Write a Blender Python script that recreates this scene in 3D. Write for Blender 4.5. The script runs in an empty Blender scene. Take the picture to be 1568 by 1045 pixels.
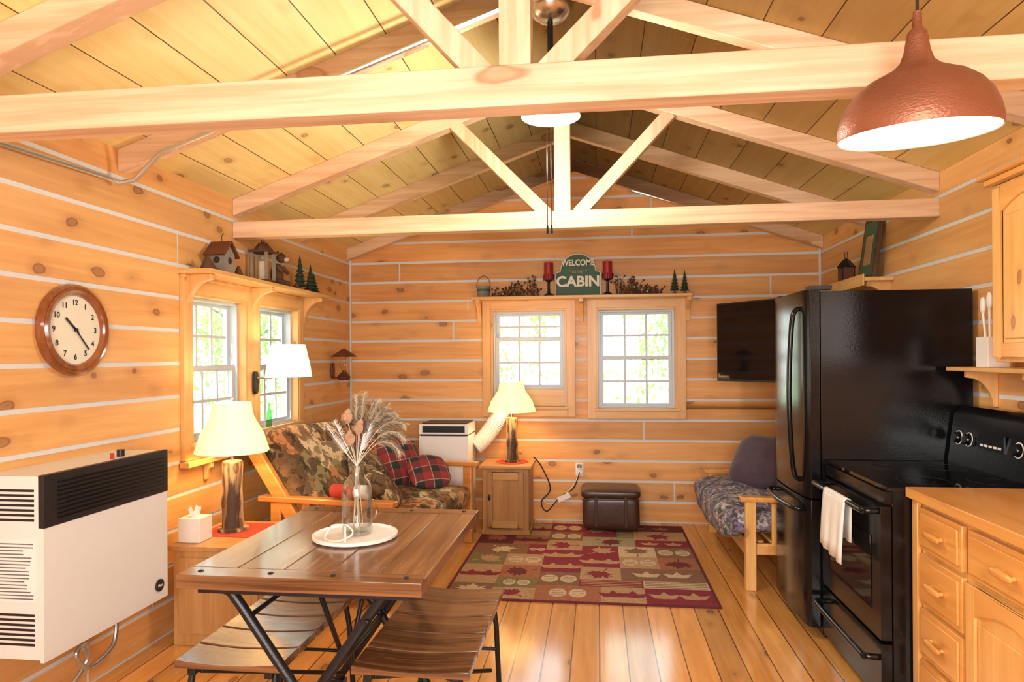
import bpy, bmesh, math, random
from mathutils import Vector, Matrix, noise, Euler
random.seed(7)
D=bpy.data; S=bpy.context.scene; COL=S.collection
XL,XR,YB,YF=-2.264,1.879,6.07,-1.3
HW=2.46; XC=(XL+XR)/2; SL=.35; RZ=HW+SL*(XR-XL)/2
# ------------------------------------------------------------ materials
class N:
    def __init__(s,name):
        s.mat=D.materials.new(name); s.mat.use_nodes=True
        s.t=s.mat.node_tree; s.n=s.t.nodes; s.l=s.t.links
        s.b=s.n.get('Principled BSDF'); s.out=s.n.get('Material Output')
    def new(s,ty,**k):
        x=s.n.new(ty)
        for a,b in k.items(): setattr(x,a,b)
        return x
    def put(s,sock,v):
        if v is None: return
        if isinstance(v,bpy.types.NodeSocket): s.l.new(v,sock)
        else: sock.default_value=v
    def math(s,op,a,b=None,c=None):
        x=s.new('ShaderNodeMath',operation=op)
        s.put(x.inputs[0],a); s.put(x.inputs[1],b); s.put(x.inputs[2],c)
        return x.outputs[0]
    def ramp(s,f,stops,interp='LINEAR'):
        x=s.new('ShaderNodeValToRGB'); cr=x.color_ramp; cr.interpolation=interp
        while len(cr.elements)<len(stops): cr.elements.new(.5)
        for e,(p,c) in zip(cr.elements,stops):
            e.position=p; e.color=(c[0],c[1],c[2],1) if len(c)==3 else c
        s.l.new(f,x.inputs[0]); return x.outputs[0]
    def mix(s,f,a,b,mode='MIX'):
        x=s.new('ShaderNodeMix',data_type='RGBA',blend_type=mode)
        s.put(x.inputs[0],f)
        for i,v in ((6,a),(7,b)):
            if isinstance(v,tuple) and len(v)==3: v=(*v,1)
            s.put(x.inputs[i],v)
        return x.outputs[2]
    def obj(s): return s.new('ShaderNodeTexCoord').outputs['Object']
    def scale(s,vec,sc):
        x=s.new('ShaderNodeVectorMath',operation='MULTIPLY'); s.l.new(vec,x.inputs[0]); x.inputs[1].default_value=sc
        return x.outputs[0]
    def noise(s,vec,sc=5,det=3,rough=.5,dist=0):
        x=s.new('ShaderNodeTexNoise'); x.inputs['Scale'].default_value=sc; x.inputs['Detail'].default_value=det
        x.inputs['Roughness'].default_value=rough; x.inputs['Distortion'].default_value=dist
        if vec is not None: s.l.new(vec,x.inputs['Vector'])
        return x.outputs[0]
    def bump(s,h,st=.2,dist=.01):
        x=s.new('ShaderNodeBump'); x.inputs['Strength'].default_value=st; x.inputs['Distance'].default_value=dist
        s.l.new(h,x.inputs['Height']); s.l.new(x.outputs[0],s.b.inputs['Normal'])
    def set(s,**k):
        for a,v in k.items():
            a=a.replace('_',' ')
            if isinstance(v,tuple) and len(v)==3: v=(*v,1)
            s.put(s.b.inputs[a],v)
        return s.mat

def plain(name,col,rough=.5,metal=0,nz=.08,nsc=12,bump=0,coat=0,bst=.25,**k):
    m=N(name); o=m.obj(); f=m.noise(o,nsc,3)
    c2=tuple(max(0,c*(1-nz*2)) for c in col); c1=tuple(min(1,c*(1+nz)) for c in col)
    m.set(Base_Color=m.mix(f,c1,c2),Roughness=rough,Metallic=metal,Coat_Weight=coat,**k)
    if bump: m.bump(m.noise(o,bump,4),bst,.004)
    return m.mat

def wood(name,base,dark,knot=(.16,.05,.015),grain='Y',pitch=None,paxis='Z',seam=0,rough=.45,coat=0,kn=.13,kg=3.0,ko=6.0,gs=20,var=.3,seamcol=(.12,.05,.015),contrast=1):
    m=N(name); o=m.obj(); sep=m.new('ShaderNodeSeparateXYZ'); m.l.new(o,sep.inputs[0])
    ax={'X':0,'Y':1,'Z':2}; g=ax[grain]; vec=o; r=None; fr=None
    if pitch:
        p=m.math('DIVIDE',sep.outputs[ax[paxis]],pitch)
        idx=m.math('FLOOR',p); fr=m.math('FRACT',p)
        w=m.new('ShaderNodeTexWhiteNoise',noise_dimensions='1D'); m.l.new(idx,w.inputs['W']); r=w.outputs['Value']
        off=m.new('ShaderNodeCombineXYZ')
        for i in range(3): m.l.new(m.math('MULTIPLY',r,(31,17,23)[i] if i==g else (3.7,5.1,4.3)[i]),off.inputs[i])
        a=m.new('ShaderNodeVectorMath',operation='ADD'); m.l.new(o,a.inputs[0]); m.l.new(off.outputs[0],a.inputs[1]); vec=a.outputs[0]
    def sc(gr,ot): return tuple(gr if i==g else ot for i in range(3))
    n1=m.noise(m.scale(vec,sc(1.1,gs)),1,5,.6,.6)
    n2=m.noise(m.scale(vec,sc(.9,4)),1,3)
    f=m.math('ADD',m.math('MULTIPLY',n1,.6),m.math('MULTIPLY',n2,.4))
    h=.13/contrast
    c=m.ramp(f,[(.5-h,base),(.5+h,dark)])
    if kn:
        v=m.new('ShaderNodeTexVoronoi'); v.inputs['Scale'].default_value=1
        dn=m.new('ShaderNodeVectorMath',operation='ADD'); nn=m.new('ShaderNodeTexNoise'); nn.inputs['Scale'].default_value=6; m.l.new(vec,nn.inputs['Vector'])
        s1=m.scale(nn.outputs['Color'],(.25,.25,.25)); m.l.new(m.scale(vec,sc(kg,ko)),dn.inputs[0]); m.l.new(s1,dn.inputs[1])
        m.l.new(dn.outputs[0],v.inputs['Vector'])
        k=m.ramp(v.outputs['Distance'],[(0,(.85,.85,.85)),(kn*.55,(.7,.7,.7)),(kn*.8,(1,1,1)),(kn,(.25,.25,.25)),(kn*2.2,(0,0,0))])
        c=m.mix(m.math('MULTIPLY',k,.85),c,knot)
    if pitch:
        hs=m.new('ShaderNodeHueSaturation'); m.l.new(c,hs.inputs['Color'])
        m.l.new(m.math('ADD',m.math('MULTIPLY',r,var),1-var/2),hs.inputs['Value']); c=hs.outputs[0]
        if seam:
            d=m.math('ABSOLUTE',m.math('SUBTRACT',fr,.5))
            sm=m.math('GREATER_THAN',d,.5-seam/pitch/2)
            c=m.mix(sm,c,seamcol)
    m.set(Base_Color=c,Roughness=rough,Coat_Weight=coat,Coat_Roughness=.12)
    m.bump(n1,.12,.004)
    return m.mat

def emis(name,col,st,base=(.9,.9,.9)):
    m=N(name); f=m.noise(m.obj(),20,2)
    c=m.mix(f,col,tuple(x*.93 for x in col))
    m.set(Base_Color=base,Roughness=.6,Emission_Color=c,Emission_Strength=st); return m.mat

W_left=wood('pine_log_siding_left',(.80,.46,.175),(.64,.315,.10),knot=(.20,.065,.022),grain='Y',pitch=.179,paxis='Z',rough=.5,coat=.08,kn=.145,kg=3.4)
W_back=wood('pine_log_siding_back',(.79,.42,.145),(.63,.28,.078),knot=(.18,.055,.018),grain='X',pitch=.179,paxis='Z',rough=.5,coat=.08,kn=.155,kg=3.4)
chink=plain('white_chinking',(.68,.71,.72),.8,nz=.04,bump=60)
W_floor=wood('pine_floor_boards',(.79,.41,.125),(.59,.25,.058),grain='Y',pitch=.135,paxis='X',seam=.006,rough=.17,coat=.5,var=.4,kn=.12)
W_ceil=wood('pine_ceiling_boards',(.90,.74,.34),(.80,.60,.22),knot=(.30,.15,.05),grain='Y',pitch=.235,paxis='X',seam=.005,rough=.55,var=.18,kn=.13,kg=3.8,ko=5)
W_beam=wood('fir_beam_wood',(.84,.61,.41),(.67,.43,.25),knot=(.42,.18,.07),grain='X',rough=.55,kn=.17,kg=1.8,ko=4.5,gs=30,contrast=1.7)
W_post=wood('fir_post_wood',(.84,.61,.41),(.67,.43,.25),knot=(.42,.18,.07),grain='Z',rough=.55,kn=.12,kg=1.8,ko=4.5,gs=30,contrast=1.7)
W_trimZ=wood('pine_trim_vertical',(.82,.48,.18),(.66,.34,.11),grain='Z',rough=.35,kn=.09)
W_trimX=wood('pine_trim_x',(.82,.50,.19),(.66,.35,.11),grain='X',rough=.35,kn=.09)
W_trimY=wood('pine_trim_y',(.82,.50,.19),(.66,.35,.11),grain='Y',rough=.35,kn=.09)
W_cab=wood('knotty_pine_cabinet',(.80,.42,.12),(.64,.28,.06),knot=(.3,.09,.02),grain='Y',rough=.28,coat=.35,kn=.1)
W_cabZ=wood('knotty_pine_cabinet_vertical',(.86,.53,.19),(.72,.37,.09),knot=(.3,.09,.02),grain='Z',rough=.28,coat=.35,kn=.1)
W_table=wood('dark_walnut_stain',(.29,.145,.062),(.10,.040,.016),grain='Y',rough=.25,coat=.5,kn=.05,gs=34,contrast=1.7)
W_tableX=wood('dark_walnut_stain_cross',(.24,.11,.046),(.085,.033,.013),grain='X',rough=.25,coat=.5,kn=.05,gs=34,contrast=1.7)
W_oak=wood('oak_end_table',(.60,.34,.13),(.45,.22,.07),grain='Z',rough=.4,kn=0)
W_futon=wood('golden_futon_wood',(.75,.34,.08),(.55,.20,.04),grain='X',rough=.3,coat=.3,kn=.05)
W_old=wood('brown_side_cabinet',(.50,.26,.09),(.32,.15,.045),grain='Z',rough=.4,kn=.07)
W_old2=wood('side_cabinet_rails',(.58,.32,.12),(.40,.20,.06),grain='X',rough=.4,kn=0)
W_log=wood('peeled_log_bark',(.66,.46,.24),(.05,.025,.01),grain='Z',rough=.6,kn=.35,kg=9,ko=16,gs=16,contrast=2.6,knot=(.05,.02,.01))
W_clock=wood('cherry_clock_wood',(.36,.12,.04),(.20,.055,.016),grain='Z',rough=.2,coat=.6,kn=0)
white=plain('white_enamel',(.80,.80,.77),.35,nz=.02)
offw=plain('off_white_plastic',(.86,.85,.82),.4,nz=.02)
vinyl=plain('white_vinyl_frame',(.54,.58,.64),.35,nz=.02)
black=plain('black_appliance_enamel',(.005,.005,.006),.14,nz=.1,bump=160,bst=.10,Specular_IOR_Level=.35)
blkgl=plain('black_oven_glass',(.005,.005,.006),.05,nz=.1,Specular_IOR_Level=.5)
blk=plain('black_plastic',(.014,.014,.016),.4,nz=.1)
iron=plain('black_powder_coated_steel',(.018,.018,.022),.38,metal=.3,nz=.1,bump=90)
chrome=plain('brushed_nickel',(.65,.65,.66),.25,metal=1,nz=.05)
conduitm=plain('galvanized_conduit',(.62,.64,.66),.3,metal=.9,nz=.06)
paper=plain('printed_label',(.86,.86,.84),.7,nz=.02)
ink=plain('label_ink',(.16,.16,.17),.7)
red=plain('red_candle_wax',(.33,.012,.02),.4)
redcl=plain('red_cloth',(.48,.05,.02),.8,bump=120)
green=plain('painted_green',(.045,.12,.075),.6)
dkgreen=plain('bottle_brush_tree_green',(.03,.06,.035),.8,nz=.3,bump=60)
brown=plain('dark_brown_twig',(.12,.05,.02),.8,nz=.3,bump=50)
rust=plain('rusty_metal',(.17,.055,.025),.5,metal=.3,nz=.3)
grey=plain('weathered_wood_grey',(.28,.24,.19),.8,nz=.25,bump=50)
leather=plain('brown_leather',(.058,.022,.013),.36,nz=.2,bump=70,coat=.15)
towelm=plain('white_terry_towel',(.82,.82,.80),.95,nz=.04,bump=200)
cream=plain('clock_face_cream',(.80,.76,.62),.4,nz=.03)
pampas=plain('dried_pampas',(.72,.60,.44),.9,nz=.25)
silver=plain('dried_silver_leaf',(.78,.80,.80),.8,nz=.1)
rose=plain('dried_rose_petals',(.50,.30,.19),.8,nz=.2)
purple=plain('plum_velvet',(.075,.045,.065),.85,nz=.25,bump=40,Sheen_Weight=.2)
m=N('hammered_copper'); o=m.obj(); v=m.new('ShaderNodeTexVoronoi'); v.inputs['Scale'].default_value=120; m.l.new(m.scale(o,(1,1,1.8)),v.inputs['Vector'])
m.set(Base_Color=m.mix(m.noise(o,8),(.36,.135,.07),(.24,.085,.045)),Metallic=.5,Roughness=.42); m.bump(v.outputs['Distance'],.3,.003); copper=m.mat
shadew=emis('warm_lampshade_fabric',(1,.68,.33),.95,(.85,.75,.55))
shadec=emis('white_lampshade_fabric',(1,.92,.76),.75,(.9,.88,.8))
lens=emis('frosted_light_lens',(1,.97,.9),3.5)
pend_in=emis('white_pendant_lining',(1,.98,.94),1.2)
bulb=emis('warm_bulb',(1,.9,.7),8)
def glass(name,alpha=.9,col=(.95,.98,1)):
    m=N(name); tr=m.new('ShaderNodeBsdfTransparent'); tr.inputs[0].default_value=(*col,1)
    gl=m.new('ShaderNodeBsdfGlossy'); gl.inputs['Roughness'].default_value=.03
    lw=m.new('ShaderNodeLayerWeight'); lw.inputs[0].default_value=.35
    f=m.math('MULTIPLY',lw.outputs['Facing'],1-alpha)
    f=m.math('ADD',f,.03)
    mx=m.new('ShaderNodeMixShader'); m.l.new(f,mx.inputs[0]); m.l.new(tr.outputs[0],mx.inputs[1]); m.l.new(gl.outputs[0],mx.inputs[2]); m.l.new(mx.outputs[0],m.out.inputs[0])
    return m.mat
g_win=glass('window_glass',.92); g_jar=glass('clear_bottle_glass',.35,(.93,.95,.95)); g_green=glass('green_bottle_glass',.4,(.4,.7,.45))
def camo(name,cols,sc=9,dark=.6,c2s=None):
    m=N(name); o=m.obj(); nn=m.new('ShaderNodeTexNoise'); nn.inputs['Scale'].default_value=14; nn.inputs['Detail'].default_value=4; m.l.new(o,nn.inputs['Vector'])
    a=m.new('ShaderNodeVectorMath',operation='ADD'); m.l.new(o,a.inputs[0]); m.l.new(m.scale(nn.outputs['Color'],(.14,.14,.14)),a.inputs[1])
    v=m.new('ShaderNodeTexVoronoi'); v.inputs['Scale'].default_value=sc; m.l.new(a.outputs[0],v.inputs['Vector'])
    sp=m.new('ShaderNodeSeparateColor'); m.l.new(v.outputs['Color'],sp.inputs[0])
    n=len(cols); c=m.ramp(sp.outputs[0],[(i/n,cc) for i,cc in enumerate(cols)],'CONSTANT')
    v2=m.new('ShaderNodeTexVoronoi'); v2.inputs['Scale'].default_value=sc*3.3; m.l.new(a.outputs[0],v2.inputs['Vector'])
    sp2=m.new('ShaderNodeSeparateColor'); m.l.new(v2.outputs['Color'],sp2.inputs[0])
    c2=m.ramp(sp2.outputs[1],[(0,(dark*.25,dark*.2,dark*.15)),(.3,(1,1,1)),(.7,(.7,.6,.45)),(.86,(.25,.2,.14))],'CONSTANT')
    m.set(Base_Color=m.mix(.8,c,c2,'MULTIPLY'),Roughness=.95); m.bump(m.noise(o,150,2),.3,.003); return m.mat
camo1=camo('woodland_camouflage_fabric',[(.54,.38,.19),(.14,.085,.04),(.50,.22,.08),(.68,.53,.32),(.27,.14,.06),(.28,.22,.10),(.56,.30,.13)],7)
camo2=camo('blue_grey_patchwork_fabric',[(.27,.26,.36),(.17,.16,.24),(.42,.39,.46),(.30,.22,.27),(.22,.23,.20),(.50,.46,.46)],16)
camo3=camo('dark_leaf_fabric',[(.14,.10,.06),(.30,.20,.11),(.09,.09,.05),(.42,.28,.15)],12)
m=N('red_plaid_fabric'); o=m.obj(); sp=m.new('ShaderNodeSeparateXYZ'); m.l.new(o,sp.inputs[0])
def stripe(x,p,w): return m.math('LESS_THAN',m.math('FRACT',m.math('DIVIDE',x,p)),w)
s1=stripe(sp.outputs[1],.13,.5); s2=stripe(sp.outputs[0],.13,.5); s3=stripe(sp.outputs[1],.13,.05); s4=stripe(sp.outputs[0],.13,.05)
c=m.mix(m.math('MULTIPLY',m.math('ADD',s1,s2),.5),(.30,.03,.035),(.02,.03,.03)); c=m.mix(m.math('MULTIPLY',m.math('MAXIMUM',s3,s4),.5),c,(.6,.5,.35))
m.set(Base_Color=c,Roughness=.9); plaid=m.mat
# ------------------------------------------------------------ builder
class B:
    def __init__(s,name,loc=None,rz=0,origin=False):
        s.name=name; s.v=[]; s.f=[]; s.m=[]; s.mats=[]; s.loc=loc; s.rz=rz; s.origin=origin
    def mi(s,mat):
        if mat not in s.mats: s.mats.append(mat)
        return s.mats.index(mat)
    def add(s,vs,fs,mat,M=None):
        k=len(s.v); i=s.mi(mat)
        s.v+= [tuple(M@Vector(p)) if M else tuple(p) for p in vs]
        for f in fs: s.f.append([k+a for a in f]); s.m.append(i)
    def box(s,x0,x1,y0,y1,z0,z1,mat,M=None):
        vs=[(x,y,z) for x in (x0,x1) for y in (y0,y1) for z in (z0,z1)]
        s.add(vs,[(0,1,3,2),(4,6,7,5),(0,4,5,1),(2,3,7,6),(0,2,6,4),(1,5,7,3)],mat,M)
    def prism(s,pts,axis,a,b,mat,M=None):
        n=len(pts)
        def P(p,q): return {'x':(q,p[0],p[1]),'y':(p[0],q,p[1]),'z':(p[0],p[1],q)}[axis]
        vs=[P(p,a) for p in pts]+[P(p,b) for p in pts]
        fs=[list(range(n)),list(range(2*n-1,n-1,-1))]+[(i,(i+1)%n,n+(i+1)%n,n+i) for i in range(n)]
        s.add(vs,fs,mat,M)
    def bar(s,p,q,t,axis,a,b,mat,M=None):
        d=Vector((q[0]-p[0],q[1]-p[1])); d.normalize(); n=Vector((-d.y,d.x))*t/2
        s.prism([(p[0]+n.x,p[1]+n.y),(q[0]+n.x,q[1]+n.y),(q[0]-n.x,q[1]-n.y),(p[0]-n.x,p[1]-n.y)],axis,a,b,mat,M)
    def tube(s,pts,r,mat,seg=8,M=None,cap=True):
        pts=[Vector(p) for p in pts]; rs=r if isinstance(r,(list,tuple)) else [r]*len(pts)
        t=(pts[1]-pts[0]).normalized(); u=t.orthogonal().normalized(); vs=[]
        for i,p in enumerate(pts):
            a=pts[min(i+1,len(pts)-1)]-pts[max(i-1,0)]
            if a.length>1e-9: a.normalize(); u=(u-a*u.dot(a)); u=u.normalized() if u.length>1e-6 else a.orthogonal().normalized(); t=a
            w=t.cross(u)
            for j in range(seg):
                an=2*math.pi*j/seg; vs.append(p+(u*math.cos(an)+w*math.sin(an))*rs[i])
        fs=[]
        for i in range(len(pts)-1):
            for j in range(seg): fs.append((i*seg+j,i*seg+(j+1)%seg,(i+1)*seg+(j+1)%seg,(i+1)*seg+j))
        if cap: fs.append(list(range(seg))[::-1]); fs.append(list(range((len(pts)-1)*seg,len(pts)*seg)))
        s.add(vs,fs,mat,M)
    def cyl(s,p,q,r,mat,seg=20,r1=None): s.tube([p,q],[r,r if r1 is None else r1],mat,seg)
    def lathe(s,c,prof,mat,seg=32,M=None,wob=None):
        vs=[];fs=[]
        for (r,z) in prof:
            for j in range(seg):
                a=2*math.pi*j/seg; rr=r*(wob(a,z) if wob else 1); vs.append((c[0]+rr*math.cos(a),c[1]+rr*math.sin(a),c[2]+z))
        for i in range(len(prof)-1):
            for j in range(seg): fs.append((i*seg+j,i*seg+(j+1)%seg,(i+1)*seg+(j+1)%seg,(i+1)*seg+j))
        if prof[0][0]<1e-3*2: fs.append(list(range(seg)))
        if prof[-1][0]<1e-3*2: fs.append([(len(prof)-1)*seg+j for j in range(seg)])
        s.add(vs,fs,mat,M)
    def sq(s,c,size,mat,n=4,nz=None,M=None,seg=28,lump=0,lf=6):
        nz=nz or n; vs=[];fs=[]; f=lambda x,e: math.copysign(abs(x)**(2/e),x); rings=seg//2
        for i in range(rings+1):
            ph=-math.pi/2+math.pi*i/rings
            for j in range(seg):
                th=2*math.pi*j/seg
                x=f(math.cos(ph),nz)*f(math.cos(th),n)*size[0]/2; y=f(math.cos(ph),nz)*f(math.sin(th),n)*size[1]/2; z=f(math.sin(ph),nz)*size[2]/2
                p=Vector((x,y,z))
                if lump: p+=p.normalized()*lump*noise.noise(p*lf+Vector(c)*3)
                vs.append(p)
        for i in range(rings):
            for j in range(seg): fs.append((i*seg+j,i*seg+(j+1)%seg,(i+1)*seg+(j+1)%seg,(i+1)*seg+j))
        T=Matrix.Translation(c)@(M.to_4x4() if M else Matrix())
        s.add(vs,fs,mat,T)
    def done(s,bev=0,ang=40,par=None,seg=2):
        vs=[Vector(p) for p in s.v]
        if s.loc is None and not s.origin:
            lo=Vector([min(v[i] for v in vs) for i in range(3)]); hi=Vector([max(v[i] for v in vs) for i in range(3)])
            o=Vector(((lo.x+hi.x)/2,(lo.y+hi.y)/2,lo.z)); vs=[v-o for v in vs]
        else: o=Vector(s.loc) if s.loc is not None else Vector((0,0,0))
        me=D.meshes.new(s.name); me.from_pydata(vs,[],s.f)
        for x in s.mats: me.materials.append(x)
        me.polygons.foreach_set('material_index',s.m)
        bm=bmesh.new(); bm.from_mesh(me); bmesh.ops.remove_doubles(bm,verts=bm.verts,dist=1e-6); bmesh.ops.recalc_face_normals(bm,faces=bm.faces); bm.to_mesh(me); bm.free()
        me.polygons.foreach_set('use_smooth',[True]*len(me.polygons)); me.set_sharp_from_angle(angle=math.radians(ang))
        ob=D.objects.new(s.name,me); ob.location=o; ob.rotation_euler=(0,0,s.rz); COL.objects.link(ob)
        if bev:
            b=ob.modifiers.new('bevel','BEVEL'); b.width=bev; b.segments=seg; b.limit_method='ANGLE'; b.angle_limit=math.radians(40)
        if par: child(ob,par)
        return ob
def child(ob,par):
    ob.parent=par; ob.matrix_parent_inverse=(Matrix.Translation(par.location)@par.rotation_euler.to_matrix().to_4x4()).inverted()
def text(name,body,size,loc,rot,mat,par,ext=.001,off=0,sx=1):
    c=D.curves.new(name,'FONT'); c.body=body; c.size=size; c.align_x='CENTER'; c.align_y='CENTER'; c.extrude=ext; c.offset=off
    c.materials.append(mat); o=D.objects.new(name,c); o.location=loc; o.rotation_euler=[math.radians(a) for a in rot]; o.scale=(sx,1,1); COL.objects.link(o)
    if par: child(o,par)
def light(name,ty,loc,power,col,par=None,rot=(0,0,0),size=.05,sy=None):
    l=D.lights.new(name,ty); l.energy=power; l.color=col
    if ty=='AREA':
        l.size=size
        if sy: l.shape='RECTANGLE'; l.size_y=sy
    elif ty=='POINT': l.shadow_soft_size=size
    o=D.objects.new(name,l); o.location=loc; o.rotation_euler=[math.radians(a) for a in rot]; COL.objects.link(o)
    if par: child(o,par)
    return o
Rx=lambda a:Matrix.Rotation(math.radians(a),4,'X'); Ry=lambda a:Matrix.Rotation(math.radians(a),4,'Y'); Rz=lambda a:Matrix.Rotation(math.radians(a),4,'Z')
def smooth(pts,n=8):
    pts=[Vector(p) for p in pts]; o=[]
    for i in range(len(pts)-1):
        p0=pts[max(i-1,0)];p1=pts[i];p2=pts[i+1];p3=pts[min(i+2,len(pts)-1)]
        for k in range(n):
            t=k/n; o.append(.5*((2*p1)+(-p0+p2)*t+(2*p0-5*p1+4*p2-p3)*t*t+(-p0+3*p1-3*p2+p3)*t**3))
    return o+[pts[-1]]
# ------------------------------------------------------------ room shell
P=.179; G=.0105
def wall(name,axis,pos,sgn,u0,u1,openings,mat,gable=False,seed=1):
    b=B(name,origin=True); rnd=random.Random(seed); zt=RZ if gable else HW
    zs=[]
    n=0; z=0
    while n*P<zt:
        zs+= [(n*P-G if n else 0,n*P+G,True,None),(n*P+G,(n+1)*P-G,False,(u0+rnd.random()*(u1-u0)) if rnd.random()<.45 else None)]; n+=1
    cuts=sorted({o[2] for o in openings}|{o[3] for o in openings}|({HW} if gable else set()))
    for (a,c,ch,js) in zs:
        c=min(c,zt)
        if c<=a: continue
        e=[a]+[q for q in cuts if a<q<c]+[c]
        for lo,hi in zip(e[:-1],e[1:]):
            def lim(z): 
                if not gable or z<=HW+1e-6: return u0,u1
                h=(RZ-z)/SL; return XC-h,XC+h
            L0,R0=lim(lo); L1,R1=lim(hi); mid=(lo+hi)/2
            ops=sorted((o[0],o[1]) for o in openings if o[2]<mid<o[3])
            segs=[]
            curb,curt=L0,L1
            for o in ops: segs.append((curb,curt,o[0],o[0])); curb=curt=o[1]
            segs.append((curb,curt,R0,R1))
            if js and not ch:
                ns=[]
                for q in segs:
                    if q[0]+.3<js<q[2]-.3: ns+=[(q[0],q[1],js-.007,js-.007),('g',js-.007,js+.007),(js+.007,js+.007,q[2],q[3])]
                    else: ns.append(q)
                segs=ns
            for q in segs:
                if q[0]=='g': qq=(q[1],q[1],q[2],q[2]); isch=True
                else: qq=q; isch=ch
                d0=.003 if isch else 0
                pts=[(qq[0],lo),(qq[2],lo),(qq[3],hi),(qq[1],hi)]
                a0,a1=pos+sgn*d0,pos+sgn*.13
                b.prism(pts,'x' if axis=='x' else 'y',a0,a1,chink if isch else mat)
    return b.done()
LW=[(3.55,4.16,.97,1.83),(4.31,4.93,.97,1.83)]
BW=[(-.95,-.27,1.0,1.885),(-.015,.685,.985,1.885)]
wall('wall_left','x',XL,-1,YF,YB+.13,LW,W_left,seed=3)
wall('wall_right','x',XR,1,YF,YB+.13,[],W_left,seed=5)
wall('wall_back','y',YB,1,XL,XR,BW,W_back,True,seed=8)
wall('wall_front','y',YF,-1,XL,XR,[],W_back,True,seed=9)
b=B('trim_1',origin=True); b.box(XL,XL+.014,YB-.014,YB,0,HW,chink); b.box(XR-.014,XR,YB-.014,YB,0,HW,chink)
b.bar((XL,HW-.01),(XC,RZ-.01),.016,'y',YB-.012,YB,chink); b.bar((XC,RZ-.01),(XR,HW-.01),.016,'y',YB-.012,YB,chink); b.done()
b=B('floor',origin=True); b.box(XL-.13,XR+.13,YF-.13,YB+.13,-.1,0,W_floor); b.done()
b=B('ceiling',origin=True); e=.2
b.prism([(XL-e,HW-SL*e),(XC,RZ),(XC,RZ+.06),(XL-e,HW-SL*e+.06)],'y',YF-.13,YB+.13,W_ceil)
b.prism([(XR+e,HW-SL*e),(XC,RZ),(XC,RZ+.06),(XR+e,HW-SL*e+.06)],'y',YF-.13,YB+.13,W_ceil); b.done()
# trusses / rafters
tk=.10
def truss(y,tie,xk=XC,w=.085,tz0=2.215,tz1=2.318):
    b=B('roof_truss' if tie else 'roof_rafter',origin=True); y0,y1=y-w/2,y+w/2
    dz=tk*math.sqrt(1+SL*SL)
    b.prism([(XL,HW),(XC,RZ),(XC,RZ-dz),(XL,HW-dz)],'y',y0,y1,W_beam)
    b.prism([(XR,HW),(XC,RZ),(XC,RZ-dz),(XR,HW-dz)],'y',y0,y1,W_beam)
    if tie:
        b.box(XL,XR,y0,y1,tz0,tz1,W_beam)
        b.box(xk-.048,xk+.048,y0+.004,y1-.004,tz1,RZ-dz+.02,W_post)
        b.bar((xk-.09,2.30),(XC-.66,2.87),.075,'y',y0+.008,y1-.008,W_post)
        b.bar((xk+.09,2.30),(XC+.62,2.87),.075,'y',y0+.008,y1-.008,W_post)
    return b.done(.004)
truss(2.07,True,-.24,.095,2.205,2.328); truss(4.07,True,-.2)
for y in (.1,1.07,3.03,5.05,6.02): truss(y,False,w=.07)
b=B('electrical_conduit',origin=True)
xw=XL+.02
path=[(xw,YF+.05,2.25),(xw,2.0,2.27),(xw,2.9,2.30),(xw+.02,2.95,2.285),(xw+.09,2.965,2.30)]
for t in range(1,15): 
    x=xw+.09+(XC-xw-.25)*t/14; path.append((x,2.965,HW-.115+SL*(x-XL)+(-.01)))
b.tube(path,.011,conduitm,8)
b.tube([(XR-.02,YB-.05,2.40),(XC+.5,YB-.05,2.40+.35*1.57-.05)],.008,conduitm,6); b.done()
# ------------------------------------------------------------ windows
def sash(b,axis,pos,u0,u1,z0,z1,cols,rows,inw,mat=vinyl):
    def bx(a,c,d,e,t0,t1,mt):
        if axis=='x': b.box(pos+t0,pos+t1,a,c,d,e,mt)
        else: b.box(a,c,pos+t0,pos+t1,d,e,mt)
    w=.030; t0,t1=sorted((inw*.0,inw*.03))
    bx(u0,u0+w,z0,z1,t0,t1,mat); bx(u1-w,u1,z0,z1,t0,t1,mat); bx(u0+w,u1-w,z0,z0+w,t0,t1,mat); bx(u0+w,u1-w,z1-w,z1,t0,t1,mat)
    m0,m1=sorted((inw*.008,inw*.022))
    for i in range(1,cols):
        u=u0+w+(u1-u0-2*w)*i/cols; bx(u-.009,u+.009,z0+w,z1-w,m0,m1,mat)
    for i in range(1,rows):
        z=z0+w+(z1-z0-2*w)*i/rows; bx(u0+w,u1-w,z-.009,z+.009,m0+.001,m1-.001,mat)
    g0,g1=sorted((inw*.013,inw*.017)); bx(u0+w,u1-w,z0+w,z1-w,g0,g1,g_win)
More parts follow.
